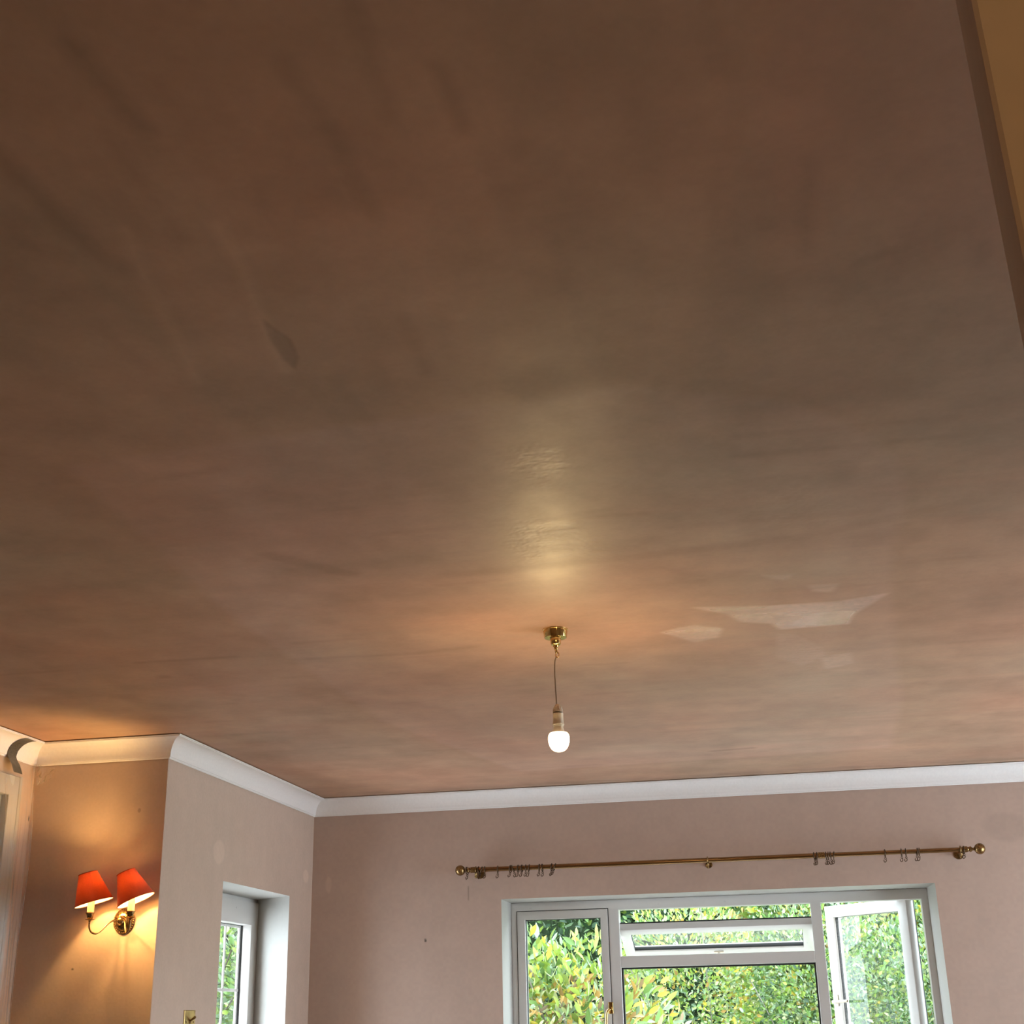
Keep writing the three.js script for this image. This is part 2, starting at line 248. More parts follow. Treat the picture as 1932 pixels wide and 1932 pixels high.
// cornice: a cove run along each wall, mitred at its ends. (along, from, to): m0/m1 = +1 lengthens the front edge at an outside corner, -1 shortens it inside
function cove(dir, wall, inward, a, b, m0, m1, seed) {
  const P = [[0.004, 0.087], [0.007, 0.083], [0.007, 0.079], [0.011, 0.079]];
  for (let i = 0; i <= 12; i++) { const t = (i / 12) * Math.PI / 2; P.push([0.0735 - 0.0615 * Math.cos(t), 0.0755 - 0.0655 * Math.sin(t)]); }
  P.push([0.0735, 0.0075], [0.079, 0.0075], [0.0795, 0.0035]);
  const n = 64, pos = [], uv = [], idx = [], r = rng(seed), sgn = Math.sign(b - a), wob = Array.from({ length: n + 1 }, () => (r() - 0.5) * 0.0016);
  for (let i = 0; i <= n; i++) P.forEach(([u, v], k) => {
    const s0 = a - sgn * m0 * u, s1 = b + sgn * m1 * u, s = lerp(s0, s1, i / n), uu = u + (k > 15 ? wob[i] : 0), w = wall + inward * uu;
    pos.push(...(dir === 'x' ? [s, Y - v, w] : [w, Y - v, s])); uv.push(s * 3, v * 3);
  });
  const m = P.length; for (let i = 0; i < n; i++) for (let k = 0; k < m - 1; k++) { const A = i * m + k; idx.push(A, A + m, A + 1, A + 1, A + m, A + m + 1); }
  // back faces close the section against wall and ceiling
  const g = new THREE.BufferGeometry(); g.setAttribute('position', new THREE.Float32BufferAttribute(pos, 3)); g.setAttribute('uv', new THREE.Float32BufferAttribute(uv, 2)); g.setIndex(idx);
  return creased(g.toNonIndexed(), 0.5);
}
structure('trim_1', cove('x', ZB, 1, XL, XR, -1, -1, 1), M.white, 'white coved cornice along the window wall', 'cornice');
structure('trim_2', cove('z', XL, 1, ZB, ZA, -1, 1, 2), M.white, 'white coved cornice along the side wall above the narrow window', 'cornice');
structure('trim_3', cove('x', ZA, 1, XW, XL, -1, 1, 3), M.white, 'white coved cornice above the twin wall lamp', 'cornice');
structure('trim_4', cove('z', XW, 1, ZA, ZR, -1, 0, 4), M.white, 'white coved cornice with grey tape stuck over it', 'cornice');
structure('trim_5', cove('z', XR, -1, ZB, ZR, -1, 0, 5), M.white, 'white coved cornice along the right-hand wall', 'cornice');

// ------------------------------------------------------------------ the wide window
// rectangular ring in the xy plane, bevelled; front face at z = 0, depth towards -z
function ringGeo(x0, x1, y0, y1, w, depth, bev = 0.004) {
  const [l, r, b, t] = Array.isArray(w) ? w : [w, w, w, w], s = new THREE.Shape([[x0 + bev, y0 + bev], [x1 - bev, y0 + bev], [x1 - bev, y1 - bev], [x0 + bev, y1 - bev]].map((p) => new THREE.Vector2(...p)));
  s.holes.push(new THREE.Path([[x0 + l + bev, y0 + b + bev], [x0 + l + bev, y1 - t - bev], [x1 - r - bev, y1 - t - bev], [x1 - r - bev, y0 + b + bev]].map((p) => new THREE.Vector2(...p)).map((p, i) => p)));
  const g = new THREE.ExtrudeGeometry(s, { depth: depth - 2 * bev, bevelEnabled: true, bevelSize: bev, bevelThickness: bev, bevelSegments: 2 });
  g.translate(0, 0, -depth + bev); return creased(g.index ? g.toNonIndexed() : g, 0.4);
}
const ZF = -7.09;
function handle(parent, x, y, z, down, mat) {             // plate, boss and lever
  const g = [place(new RoundedBoxGeometry(0.024, 0.056, 0.006, 2, 0.003), x, y, z + 0.003), cyl([x, y - 0.006, z + 0.004], [x, y - 0.006, z + 0.034], 0.009, 0.008),
    tube(down ? [[x, y - 0.006, z + 0.03], [x - 0.012, y - 0.014, z + 0.036], [x - 0.02, y - 0.05, z + 0.036], [x - 0.022, y - 0.115, z + 0.033]] : [[x, y - 0.006, z + 0.03], [x + 0.014, y - 0.006, z + 0.036], [x + 0.06, y - 0.005, z + 0.036], [x + 0.1, y - 0.004, z + 0.033]], 0.0065, 24)];
  return mesh('handle', g, mat, parent);
}
{
  const w = thing('window_1', 'wide white three-part window in the end wall, its right casement swung open', 'window', 0, 0, ZF);
  w.userData.kind = 'structure';
  mesh('frame', ringGeo(-1.414, 0.684, 0.9, 2.057, [0.031, 0.028, 0.05, 0.043], 0.075), M.upvc, w);
  mesh('mullion', box(-0.908, -0.852, 0.94, 2.016, -0.07, -0.0005, 0.004), M.upvc, w);
  mesh('mullion', box(0.111, 0.163, 0.94, 2.016, -0.07, -0.0005, 0.004), M.upvc, w);
  mesh('transom', box(-0.853, 0.112, 1.724, 1.779, -0.068, -0.001, 0.004), M.upvc, w);
  // left casement, shut
  const s1 = mesh('sash', ringGeo(-1.3825, -0.909, 0.951, 2.0125, [0.035, 0.03, 0.04, 0.034], 0.06), M.upvc, w); s1.position.z = 0.006;
  mesh('gasket', ringGeo(-1.3478, -0.9385, 0.9905, 1.9788, 0.009, 0.03, 0.001).translate(0, 0, -0.008), M.gasket, s1);
  mesh('pane', new THREE.PlaneGeometry(0.41, 0.99).translate(-1.1432, 1.4845, -0.03), M.glass, s1);
  mesh('seam_shade', ringGeo(-1.386, -0.9055, 0.9475, 2.016, 0.007, 0.012, 0.001).translate(0, 0, 0.0012), M.gasket, w);  // dark strip drawn in for the shaded gap round the shut sash
  handle(s1, -0.912, 1.535, 0.0, true, M.brass);
  // fixed lower light
  mesh('gasket', ringGeo(-0.8525, 0.1115, 0.949, 1.7245, 0.0065, 0.03, 0.001).translate(0, 0, -0.012), M.gasket, w);
  mesh('pane', new THREE.PlaneGeometry(0.97, 0.78).translate(-0.3705, 1.337, -0.03), M.glass, w);
  // top-hung fanlight, pushed out almost level; origin at its upper inner edge
  const s2 = mesh('sash', ringGeo(-0.486, 0.486, -0.29, 0, [0.046, 0.046, 0.042, 0.05], 0.036, 0.003), M.upvc, w); s2.position.set(-0.3705, 1.9055, -0.02); s2.rotation.x = THREE.MathUtils.degToRad(66);
  mesh('gasket', ringGeo(-0.4405, 0.4405, -0.2485, -0.0495, 0.006, 0.02, 0.001).translate(0, 0, -0.008), M.gasket, s2);
  mesh('gasket', ringGeo(-0.484, 0.484, -0.288, -0.002, 0.007, 0.008, 0.001).translate(0, 0, -0.0355), M.gasket, s2);
  mesh('pane', new THREE.PlaneGeometry(0.885, 0.205).translate(0, -0.149, -0.018), M.glass, s2);
  mesh('handle', [place(new RoundedBoxGeometry(0.05, 0.014, 0.006, 2, 0.0025), 0, -0.262, 0.003), cyl([0.0, -0.262, 0.004], [0.0, -0.262, 0.028], 0.007), tube([[0, -0.262, 0.025], [0.02, -0.26, 0.03], [0.055, -0.256, 0.03]], 0.005, 16)], M.cream, s2);
  // right casement, swung out about 44 degrees on friction stays; origin at its hinge-side inner edge
  const s3 = mesh('sash', ringGeo(-0.545, 0, 0.949, 2.014, [0.05, 0.05, 0.055, 0.05], 0.055), M.upvc, w); s3.position.set(0.577, 0, -0.04); s3.rotation.y = THREE.MathUtils.degToRad(-44.5);
  mesh('gasket', ringGeo(-0.4955, -0.0495, 1.0035, 1.9645, 0.0065, 0.024, 0.001).translate(0, 0, -0.012), M.gasket, s3);
  mesh('gasket', ringGeo(-0.543, -0.002, 0.951, 2.012, 0.008, 0.009, 0.001).translate(0, 0, -0.0545), M.gasket, s3);
  mesh('pane', new THREE.PlaneGeometry(0.45, 0.965).translate(-0.2725, 1.484, -0.026), M.glass, s3);
  handle(s3, -0.518, 1.548, 0.0, false, M.cream);
  mesh('stay', [box(0.2, 0.6, 2.0085, 2.0125, -0.055, -0.04, 0.001), box(0.2, 0.6, 0.952, 0.956, -0.055, -0.04, 0.001)], M.upvc, w);
  mesh('sill', box(-1.414, 0.684, 0.878, 0.902, -0.07, 0.27, 0.006), M.upvc, w);
}
// ------------------------------------------------------------------ the narrow window in the side wall: local x runs along -z of the room, local z faces the room
{
  const w = thing('window_2', 'narrow white glazed window with thin glazing bars deep in the side wall', 'window', -2.64, 0, 0); w.rotation.y = Math.PI / 2; w.userData.kind = 'structure';
  // local x = -world z
  mesh('frame', ringGeo(5.63, 6.735, 0.0, 2.0855, [0.03, 0.053, 0.03, 0.02], 0.075), M.upvc, w);
  const s = mesh('sash', ringGeo(5.655, 6.679, 0.035, 2.067, [0.11, 0.112, 0.12, 0.103], 0.062), M.upvc, w); s.position.z = 0.012;
  mesh('gasket', ringGeo(5.7655, 6.5665, 0.1555, 1.9635, 0.008, 0.012, 0.001).translate(0, 0, -0.046), M.gasket, s);
  mesh('spacer', ringGeo(5.7755, 6.5565, 0.1655, 1.9535, 0.008, 0.01, 0.001).translate(0, 0, -0.058), M.upvc, s);
  mesh('pane', new THREE.PlaneGeometry(0.80, 1.81).translate(6.166, 1.0595, -0.05), M.glass, s);
  for (const x of [5.96, 6.165, 6.37]) mesh('glazing_bar', box(x - 0.007, x + 0.007, 0.16, 1.96, -0.062, -0.054, 0.002), M.upvc, s);
  for (const y of [0.75, 1.2, 1.652]) mesh('glazing_bar', box(5.77, 6.56, y - 0.007, y + 0.007, -0.0625, -0.0535, 0.002), M.upvc, s);
}
// right-hand glazing, outside the frame: it is what brightens the side wall and its cornice
{
  const w = thing('window_3', 'glazed garden opening in the right-hand wall', 'window', XR + 0.16, 0, 0); w.rotation.y = -Math.PI / 2; w.userData.kind = 'structure';
  mesh('frame', ringGeo(-6.5, -3.9, 0.1, 2.2, 0.06, 0.07), M.upvc, w); mesh('mullion', box(-5.23, -5.17, 0.15, 2.15, -0.065, -0.005), M.upvc, w);
  for (const x of [-5.83, -4.57]) mesh('pane', new THREE.PlaneGeometry(1.22, 2.0).translate(x, 1.15, -0.03), M.glass, w);
}
// ------------------------------------------------------------------ door in the left-hand wall (behind the plastic)
{
  const d = thing('door_1', 'dark glazed door with a pale crossbar behind the plastic sheet', 'door', XW, 0, 0); d.rotation.y = Math.PI / 2; d.userData.kind = 'structure';
  // local x = -world z, local z = into the room
  mesh('architrave', [box(4.865, 4.945, 0, 2.375, 0.001, 0.012, 0.004), box(3.93, 4.005, 0, 2.375, 0.001, 0.012, 0.004), box(3.93, 4.945, 2.37, 2.45, 0.001, 0.012, 0.004), box(4.93, 4.95, 0, 2.452, 0.001, 0.016, 0.005)], M.reveal, d);
  mesh('door_frame', ringGeo(4.0, 4.87, 0, 2.372, [0.03, 0.02, 0.04, 0.02], 0.09), M.reveal, d).position.z = -0.02;
  for (const [a, b] of [[0.05, 1.05], [1.09, 2.215], [2.25, 2.352]]) mesh('pane', box(4.03, 4.85, a, b, -0.07, -0.06, 0.002), M.darkGlass, d);
  for (const y of [1.07, 2.233]) mesh('crossbar', box(4.02, 4.86, y - 0.02, y + 0.02, -0.075, -0.035, 0.004), M.white, d);
}

// ------------------------------------------------------------------ pendant lamp
{
  const px = -0.6185, pz = -3.8725, d = thing('pendant_lamp', 'bare lit bulb hanging on a cord from a brass ceiling rose', 'lamp', px, Y, pz);
  mesh('ceiling_rose', creased(lathe([[0, -0.0265], [0.031, -0.0265], [0.0335, -0.0262], [0.0345, -0.024], [0.0372, -0.004], [0.0385, -0.003], [0.039, 0], [0, 0]], 56), 0.5), M.brass, d);
  mesh('rose_cap', creased(lathe([[0, -0.049], [0.012, -0.049], [0.0145, -0.047], [0.0155, -0.044], [0.017, -0.03], [0.019, -0.028], [0.019, -0.0262], [0, -0.0262]], 40), 0.5), M.brass, d);
  const stem = creased(lathe([[0, -0.062], [0.005, -0.062], [0.0065, -0.0595], [0.0045, -0.057], [0.0075, -0.054], [0.0085, -0.051], [0.0075, -0.0485], [0, -0.0485]], 24), 0.6);
  mesh('finial_stem', stem, M.brass, d);
  const link = (x, y, z, rx, ry, rz, sx) => { const g = new THREE.TorusGeometry(0.006, 0.0016, 10, 22); g.scale(sx, 1.35, 1); return place(g, x, y, z, rx, ry, rz); };
  mesh('chain_link', link(0.0005, -0.066, 0, 0, 1.2, 0.1, 0.85), M.brass, d);
  mesh('cord_hook', [link(0.004, -0.079, 0.001, 0, 0.5, -0.12, 0.85), tube([[-0.002, -0.066, 0.002], [0.003, -0.069, 0.001], [0.0055, -0.074, 0]], 0.0015, 12, 8)], M.brass, d);
  mesh('flex', tube([[0.001, -0.086, 0.002], [-0.003, -0.096, 0.001], [-0.0055, -0.12, 0], [-0.005, -0.17, 0], [-0.0035, -0.21, 0], [-0.003, -0.232, 0]], 0.0021, 60, 10), M.cord, d);
  const cap = creased(lathe([[0, -0.2295], [0.004, -0.2295], [0.008, -0.232], [0.0115, -0.238], [0.0138, -0.246], [0.0146, -0.2535], [0.0146, -0.255], [0, -0.255]], 40), 0.5);
  const ribs = Array.from({ length: 18 }, (_, k) => { const a = (k / 18) * 2 * Math.PI; return tube([[0.0118 * Math.cos(a), -0.2385, 0.0118 * Math.sin(a)], [0.0139 * Math.cos(a), -0.246, 0.0139 * Math.sin(a)], [0.0147 * Math.cos(a), -0.2545, 0.0147 * Math.sin(a)]], 0.0007, 4, 5); });
  const h = mesh('lampholder', creased(lathe([[0, -0.2575], [0.0152, -0.2575], [0.0156, -0.262], [0.0152, -0.268], [0.0156, -0.284], [0.0158, -0.2885], [0.0172, -0.2895], [0.0174, -0.2925], [0.016, -0.2935], [0.0155, -0.2975], [0, -0.2975]], 48), 0.5), M.cream, d);
  mesh('cap', [cap, ...ribs], M.cream, h); mesh('groove', lathe([[0.0135, -0.255], [0.0138, -0.2575]], 40), M.gasket, h);
  mesh('bulb_collar', creased(lathe([[0.0135, -0.297], [0.0145, -0.3], [0.0155, -0.304], [0.0175, -0.311], [0.0205, -0.315], [0, -0.315]], 48), 0.6), M.cream, d);
  const b = mesh('bulb', creased(lathe([[0, -0.3148], [0.021, -0.3149], [0.0262, -0.3162], [0.0296, -0.3205], [0.0315, -0.3275], [0.0318, -0.336], [0.0306, -0.346], [0.0278, -0.355], [0.0235, -0.3625], [0.017, -0.3685], [0.009, -0.3715], [0.003, -0.3722], [0, -0.3722]], 48), 0.9), M.bulb, d);
  const l = new THREE.PointLight(BULB_COLOR, BULB); l.name = 'pendant_bulb_light'; l.position.set(0, -0.3435, 0); l.shadow.radius = 1.4; l.castShadow = true; d.add(l);
  b.castShadow = false;
}
{ // the same lamp again over the part of the room where the viewer stands: it lights the partition end and the near ceiling
  const o = scene.getObjectByName('pendant_lamp').clone(); o.name = numbered('pendant_lamp'); o.position.set(0.5, Y, 0.9); o.traverse((c) => { if (c.isLight) c.intensity = 1.5; }); o.userData = { ...o.userData, label: 'second bare bulb pendant, behind the viewer outside the picture' }; scene.add(o);
}
// ------------------------------------------------------------------ twin wall lamp
{
  const d = thing('wall_lamp', 'twin-arm brass wall lamp with two tilted red shades, lit', 'lamp', -2.555, 1.884, ZA);
  const oval = (pts, sx, sy) => { const g = creased(lathe(pts, 56), 0.5); g.rotateX(Math.PI / 2); g.scale(sx, sy, 1); return g; };
  mesh('backplate', oval([[0.045, 0], [0.046, 0.003], [0.043, 0.006], [0.0405, 0.0055], [0.038, 0.009], [0.034, 0.011], [0.0305, 0.0105], [0.027, 0.014], [0.016, 0.018], [0, 0.0195]], 1, 1.07), M.bronze, d);
  const beads = Array.from({ length: 30 }, (_, k) => { const a = (k / 30) * 2 * Math.PI; return place(new THREE.SphereGeometry(0.0027, 10, 8), 0.0405 * Math.cos(a), 0.0433 * Math.sin(a), 0.0065); });
  mesh('beading', beads, M.bronze, d);
  mesh('boss', oval([[0.02, 0.014], [0.0205, 0.02], [0.0165, 0.024], [0.0135, 0.023], [0.0125, 0.03], [0.014, 0.034], [0.0105, 0.04], [0.005, 0.043], [0, 0.0435]], 1, 1), M.bronze, d);
  for (const s of [-1, 1]) {
    const X = s * 0.084, Zc = 0.12;
    const arm = mesh('arm', tube([[s * 0.006, -0.001, 0.03], [s * 0.018, 0.001, 0.042], [s * 0.031, -0.006, 0.058], [s * 0.043, -0.026, 0.076], [s * 0.054, -0.043, 0.092], [s * 0.065, -0.05, 0.106], [s * 0.077, -0.043, 0.117], [s * 0.083, -0.028, 0.12], [X, -0.004, 0.12]], 0.0036, 64, 12), M.bronze, d);
    mesh('drip_pan', creased(lathe([[0, -0.007], [0.004, -0.006], [0.006, -0.0025], [0.0165, 0], [0.0185, 0.0022], [0.0172, 0.0026], [0.006, 0.001], [0, 0.001]], 36), 0.5).translate(X, 0, Zc), M.bronze, arm);
    mesh('candle_cup', creased(lathe([[0, 0.001], [0.006, 0.001], [0.0075, 0.004], [0.011, 0.007], [0.0128, 0.017], [0.0165, 0.0245], [0.0182, 0.0255], [0.0182, 0.0275], [0.014, 0.0275], [0, 0.024]], 36), 0.5).translate(X, 0, Zc), M.bronze, arm);
    mesh('candle_tube', creased(lathe([[0.0132, 0.0275], [0.0132, 0.096], [0.011, 0.099], [0.006, 0.0995], [0, 0.0995]], 28), 0.5).translate(X, 0, Zc), M.candle, arm);
    mesh('candle_bulb', lathe([[0.006, 0.0995], [0.009, 0.108], [0.0135, 0.126], [0.0142, 0.135], [0.012, 0.147], [0.007, 0.157], [0.002, 0.163], [0, 0.1635]], 24).translate(X, 0, Zc), M.lampBulb, arm);
    const l = new THREE.PointLight(SCONCE_COLOR, SCONCE); l.name = 'candle_bulb_light'; l.position.set(X, 0.135, Zc); l.shadow.radius = 0.6; l.castShadow = true; d.add(l);
    // conical shade, knocked askew
    const r0 = 0.0355, r1 = 0.0728, H = 0.115, slant = (k) => creased(new THREE.CylinderGeometry(r0 - k, r1 - k, H, 64, 6, true).toNonIndexed(), 1);
    const sh = mesh('shade', slant(0), M.shade, d);
    sh.position.set(X + (s < 0 ? -0.006 : -0.007), 0.12, Zc + 0.002); sh.rotation.set(s < 0 ? -0.01 : -0.085, 0.46, s < 0 ? 0.275 : 0.40, 'YXZ');
    mesh('lining', slant(0.0016), M.lining, sh);
    const rim = (r, y) => { const g = new THREE.TorusGeometry(r, 0.0016, 8, 64); g.rotateX(Math.PI / 2); g.translate(0, y, 0); return g; };
    mesh('rim', [rim(r0, H / 2), rim(r1, -H / 2)], M.shade, sh);
    const wire = [0, 1, 2].map((k) => { const a = (k / 3) * 2 * Math.PI + 0.5; return cyl([0, 0.006, 0], [0.0348 * Math.cos(a), H / 2 - 0.002, 0.0348 * Math.sin(a)], 0.0009, 0.0009, 6); });
    mesh('carrier', wire, M.bronze, sh);
  }
}
// ------------------------------------------------------------------ light switch
{
  const d = thing('light_switch', 'small brass toggle switch plate on the side wall by the narrow window', 'switch', XL, 1.5095, -5.406); d.rotation.y = Math.PI / 2;
  mesh('plate', creased(new THREE.ExtrudeGeometry(new THREE.Shape([[-0.05, -0.043], [0.05, -0.043], [0.05, 0.043], [-0.05, 0.043]].map((p) => new THREE.Vector2(...p))), { depth: 0.002, bevelEnabled: true, bevelSize: 0.002, bevelThickness: 0.003, bevelSegments: 2 }), 0.3), M.switchBrass, d);
  mesh('toggle', [cyl([0, 0.002, 0.004], [0, 0.002, 0.008], 0.009, 0.0075), cyl([0, 0.004, 0.006], [0, 0.017, 0.026], 0.0036, 0.0052, 16), place(new THREE.SphereGeometry(0.0053, 16, 12), 0, 0.0175, 0.0265)], M.bronze, d);
  for (const x of [-0.034, 0.034]) mesh('screw', [place(new THREE.CylinderGeometry(0.0038, 0.0042, 0.0016, 16), x, 0, 0.0055, Math.PI / 2), box(x - 0.003, x + 0.003, -0.0005, 0.0005, 0.0058, 0.0066, 0.0002)], M.bronze, d);
}
// ------------------------------------------------------------------ curtain pole and its rings
const PY = 2.1985, PZ = -6.745;
{
  const d = thing('curtain_pole', 'long aged brass curtain pole with ball finials above the wide window', 'curtain pole', 0, PY, PZ);
  const along = (pts, x, s) => { const g = creased(lathe(pts, 36), 0.5); g.rotateZ(-s * Math.PI / 2); g.translate(x, 0, 0); return g; };
  mesh('pole', [cyl([-1.56, 0, 0], [0.18, 0, 0], 0.0118, 0.0118, 32), cyl([0.18, 0, 0], [0.865, 0, 0], 0.0106, 0.0106, 32)], M.antique, d);
  mesh('joiner', along([[0.0118, 0], [0.0148, 0.0008], [0.0152, 0.003], [0.0152, 0.028], [0.0148, 0.031], [0.0118, 0.032]], 0.165, 1), M.bronze, d);
  for (const s of [-1, 1]) {
    const f = mesh('finial', along([[0.0118, -0.03], [0.0145, -0.029], [0.0145, -0.008], [0.012, -0.006], [0.0095, 0], [0.0135, 0.004], [0.014, 0.009], [0.0095, 0.013], [0.0065, 0.018], [0.0065, 0.022], [0.009, 0.024]], s < 0 ? -1.555 : 0.862, s), M.bronze, d);
    mesh('ball', place(new THREE.SphereGeometry(0.0258, 36, 24), s < 0 ? -1.602 : 0.911, 0, 0), M.bronze, f);
  }
  for (const [x, small] of [[-1.521, 0], [-0.3627, 1], [0.8235, 0]]) {
    const k = small ? 0.75 : 1;
    mesh('bracket', [place(new THREE.CylinderGeometry(0.021 * k, 0.024 * k, 0.008, 28), x, -0.012, ZB - PZ + 0.004, Math.PI / 2), tube([[x, -0.012, ZB - PZ + 0.006], [x, -0.018, -0.05], [x, -0.03, -0.02], [x, -0.028, 0.004], [x, -0.016, 0.008]], 0.006 * k, 24),
      place(new THREE.TorusGeometry(0.0152 * (small ? 0.98 : 1), 0.0032, 10, 36), x, 0, 0, 0, Math.PI / 2), cyl([x, -0.016, 0], [x, -0.03, 0], 0.005 * k, 0.0075 * k), place(new THREE.SphereGeometry(0.0078 * k, 14, 10), x, -0.034, 0)], M.bronze, d);
  }
}
{
  const ordinal = ['first', 'second', 'third', 'fourth', 'fifth', 'sixth', 'seventh', 'eighth', 'ninth', 'tenth', 'eleventh', 'twelfth', 'thirteenth', 'fourteenth', 'fifteenth'];
  const ring = new THREE.Group(); ring.name = 'curtain_ring'; used.set('curtain_ring', 0);
  mesh('hoop', new THREE.TorusGeometry(0.0172, 0.0026, 10, 36).rotateY(Math.PI / 2), M.ringMetal, ring);
  mesh('eye', place(new THREE.TorusGeometry(0.0042, 0.0014, 8, 18), 0, -0.0235, 0), M.ringMetal, ring);
  mesh('hook', tube([[0, -0.0255, 0.001], [0.003, -0.031, 0.002], [0.001, -0.038, 0.003], [-0.0055, -0.041, 0.002], [-0.009, -0.036, 0.001], [-0.008, -0.03, 0]], 0.0019, 24, 8), M.ringMetal, ring);
  const R = rng(77), left = [-1.567, -1.506, -1.494, -1.476, -1.409, -1.344, -1.331, -1.305, -1.286, -1.266, -1.25, -1.1975, -1.182, -1.135, -1.12], mid = [0.147, 0.158, 0.203, 0.2125, 0.224, 0.239], right = [0.477, 0.553, 0.573, 0.625, 0.635, 0.8385];
  const put = (x, label, group, first, k) => {
    const o = first ? ring : ring.clone(); o.name = numbered('curtain_ring'); o.position.set(x, PY - 0.0028, PZ); scene.add(o);
    o.rotation.set((R() - 0.5) * 0.5, (R() - 0.5) * 0.4, (R() - 0.5) * (k ? 0.7 : 0.25)); tag(o, label, 'curtain ring', group);
  };
  left.forEach((x, i) => put(x, `small brass curtain ring with hook, ${ordinal[i]} from the pole's left ball`, 'brass rings at the left of the curtain pole', i === 0, i % 4 === 2));
  mid.forEach((x, i) => put(x, `brass curtain ring bunched at the pole's joint, ${ordinal[i]} of six from the left`, 'brass rings bunched at the pole joint', false, i === 5));
  right.forEach((x, i) => put(x, `lone brass curtain ring towards the right, ${ordinal[right.length - 1 - i]} from the pole's right ball`, 'brass rings at the right of the curtain pole', false, i === 1 || i === 3));
}
// ------------------------------------------------------------------ plastic sheet and tape on the left wall
{
  const top = 2.508, bottom = 0.15, z0 = -5.045, z1 = -3.8, nu = 220, nv = 60, pos = [], uv = [], idx = [], R = rng(9), ph = Array.from({ length: 8 }, () => R() * 6.28);
  for (let j = 0; j <= nv; j++) for (let i = 0; i <= nu; i++) {
    const u = i / nu, v = j / nv, z = lerp(z0, z1, u), y = lerp(top, bottom, v);
    const edge = Math.exp(-u * 14), fall = sstep(0, 0.12, v);
    let w = 0.013 + 0.016 * fall * (1 - edge) + fall * (1 - 0.7 * edge) * (0.007 * Math.sin(u * 70 + ph[0] + 0.8 * Math.sin(v * 5 + ph[1])) + 0.003 * Math.sin(u * 133 + ph[2] + v * 3)) + 0.004 * Math.sin(u * 41 + v * 17 + ph[3]);
    w += edge * (0.002 + fall * 0.006 * Math.sin(u * 300 + ph[4] + 1.5 * Math.sin(v * 9)) + 0.003 * (1 - fall) * Math.sin(u * 160 + v * 60));
    pos.push(XW + w, y - 0.004 * Math.sin(u * 60 + ph[5]) * (1 - v), z); uv.push(u, v);
  }
  for (let j = 0; j < nv; j++) for (let i = 0; i < nu; i++) { const a = j * (nu + 1) + i; idx.push(a, a + 1, a + nu + 1, a + 1, a + nu + 2, a + nu + 1); }
  const g = new THREE.BufferGeometry(); g.setAttribute('position', new THREE.Float32BufferAttribute(pos, 3)); g.setAttribute('uv', new THREE.Float32BufferAttribute(uv, 2)); g.setIndex(idx); g.computeVertexNormals();
  const s = mesh('plastic_sheet', g, M.polythene); tag(s, 'clear plastic dust sheet hanging in folds against the left wall', 'dust sheet');
  // crumpled tuft where the sheet is bunched into the corner under the cornice
  const tp = [], ti = [], q = rng(31); const nt = 9, mt = 6;
  for (let j = 0; j <= mt; j++) for (let i = 0; i <= nt; i++) { const u = i / nt, v = j / mt; tp.push(XW + 0.03 + 0.075 * u * (1 - 0.5 * v) + 0.012 * (q() - 0.5), 2.512 - 0.02 * u - 0.075 * v * (1 - 0.35 * u) + 0.012 * (q() - 0.5), ZA + 0.012 + 0.028 * q() * (1 - 0.6 * u)); }
  for (let j = 0; j < mt; j++) for (let i = 0; i < nt; i++) { const a = j * (nt + 1) + i; ti.push(a, a + 1, a + nt + 1, a + 1, a + nt + 2, a + nt + 1); }
  const tg = new THREE.BufferGeometry(); tg.setAttribute('position', new THREE.Float32BufferAttribute(tp, 3)); tg.setIndex(ti); tg.computeVertexNormals(); tg.setAttribute('uv', new THREE.Float32BufferAttribute(new Float32Array(tp.length / 3 * 2), 2));
  mesh('bunched_corner', tg, M.polythene, s);
  mesh('tear', new THREE.LatheGeometry([[0, -0.014], [0.002, -0.006], [0.0022, 0.004], [0, 0.014]].map((p) => new THREE.Vector2(...p)), 10).scale(0.5, 1, 1.2).translate(XW + 0.056, 2.287, -4.955), M.gasket, s);
}
{
  // a length of tape following the cove and then the wall, slightly askew
  const P = []; for (let i = 0; i <= 14; i++) { const t = Math.PI / 2 * (1 - i / 14); P.push([0.0735 - 0.0615 * Math.cos(t) + 0.0028, 0.0755 - 0.0655 * Math.sin(t) + 0.002]); }
  P.push([0.0185, 0.086], [0.0255, 0.1]); for (let i = 1; i <= 4; i++) P.push([0.031 + 0.004 * i, 0.1 + 0.012 * i]);
  const pos = [], uv = [], idx = [], n = 8, R = rng(4);
  P.forEach(([u, v], k) => { const zc = -4.885 + 0.022 * Math.sin(k / P.length * 2.8) + 0.02 * k / P.length; for (let i = 0; i <= n; i++) { pos.push(XW + u + (R() - 0.5) * 0.0012, Y - v, zc + (i / n - 0.5) * 0.066); uv.push(i / n, k / P.length); } });
  for (let k = 0; k < P.length - 1; k++) for (let i = 0; i < n; i++) { const a = k * (n + 1) + i; idx.push(a, a + 1, a + n + 1, a + 1, a + n + 2, a + n + 1); }
  const g = new THREE.BufferGeometry(); g.setAttribute('position', new THREE.Float32BufferAttribute(pos, 3)); g.setAttribute('uv', new THREE.Float32BufferAttribute(uv, 2)); g.setIndex(idx); g.computeVertexNormals();
  tag(mesh('duct_tape', g, M.tape), 'curved strip of dark grey tape holding the plastic sheet to the cornice', 'tape');
}
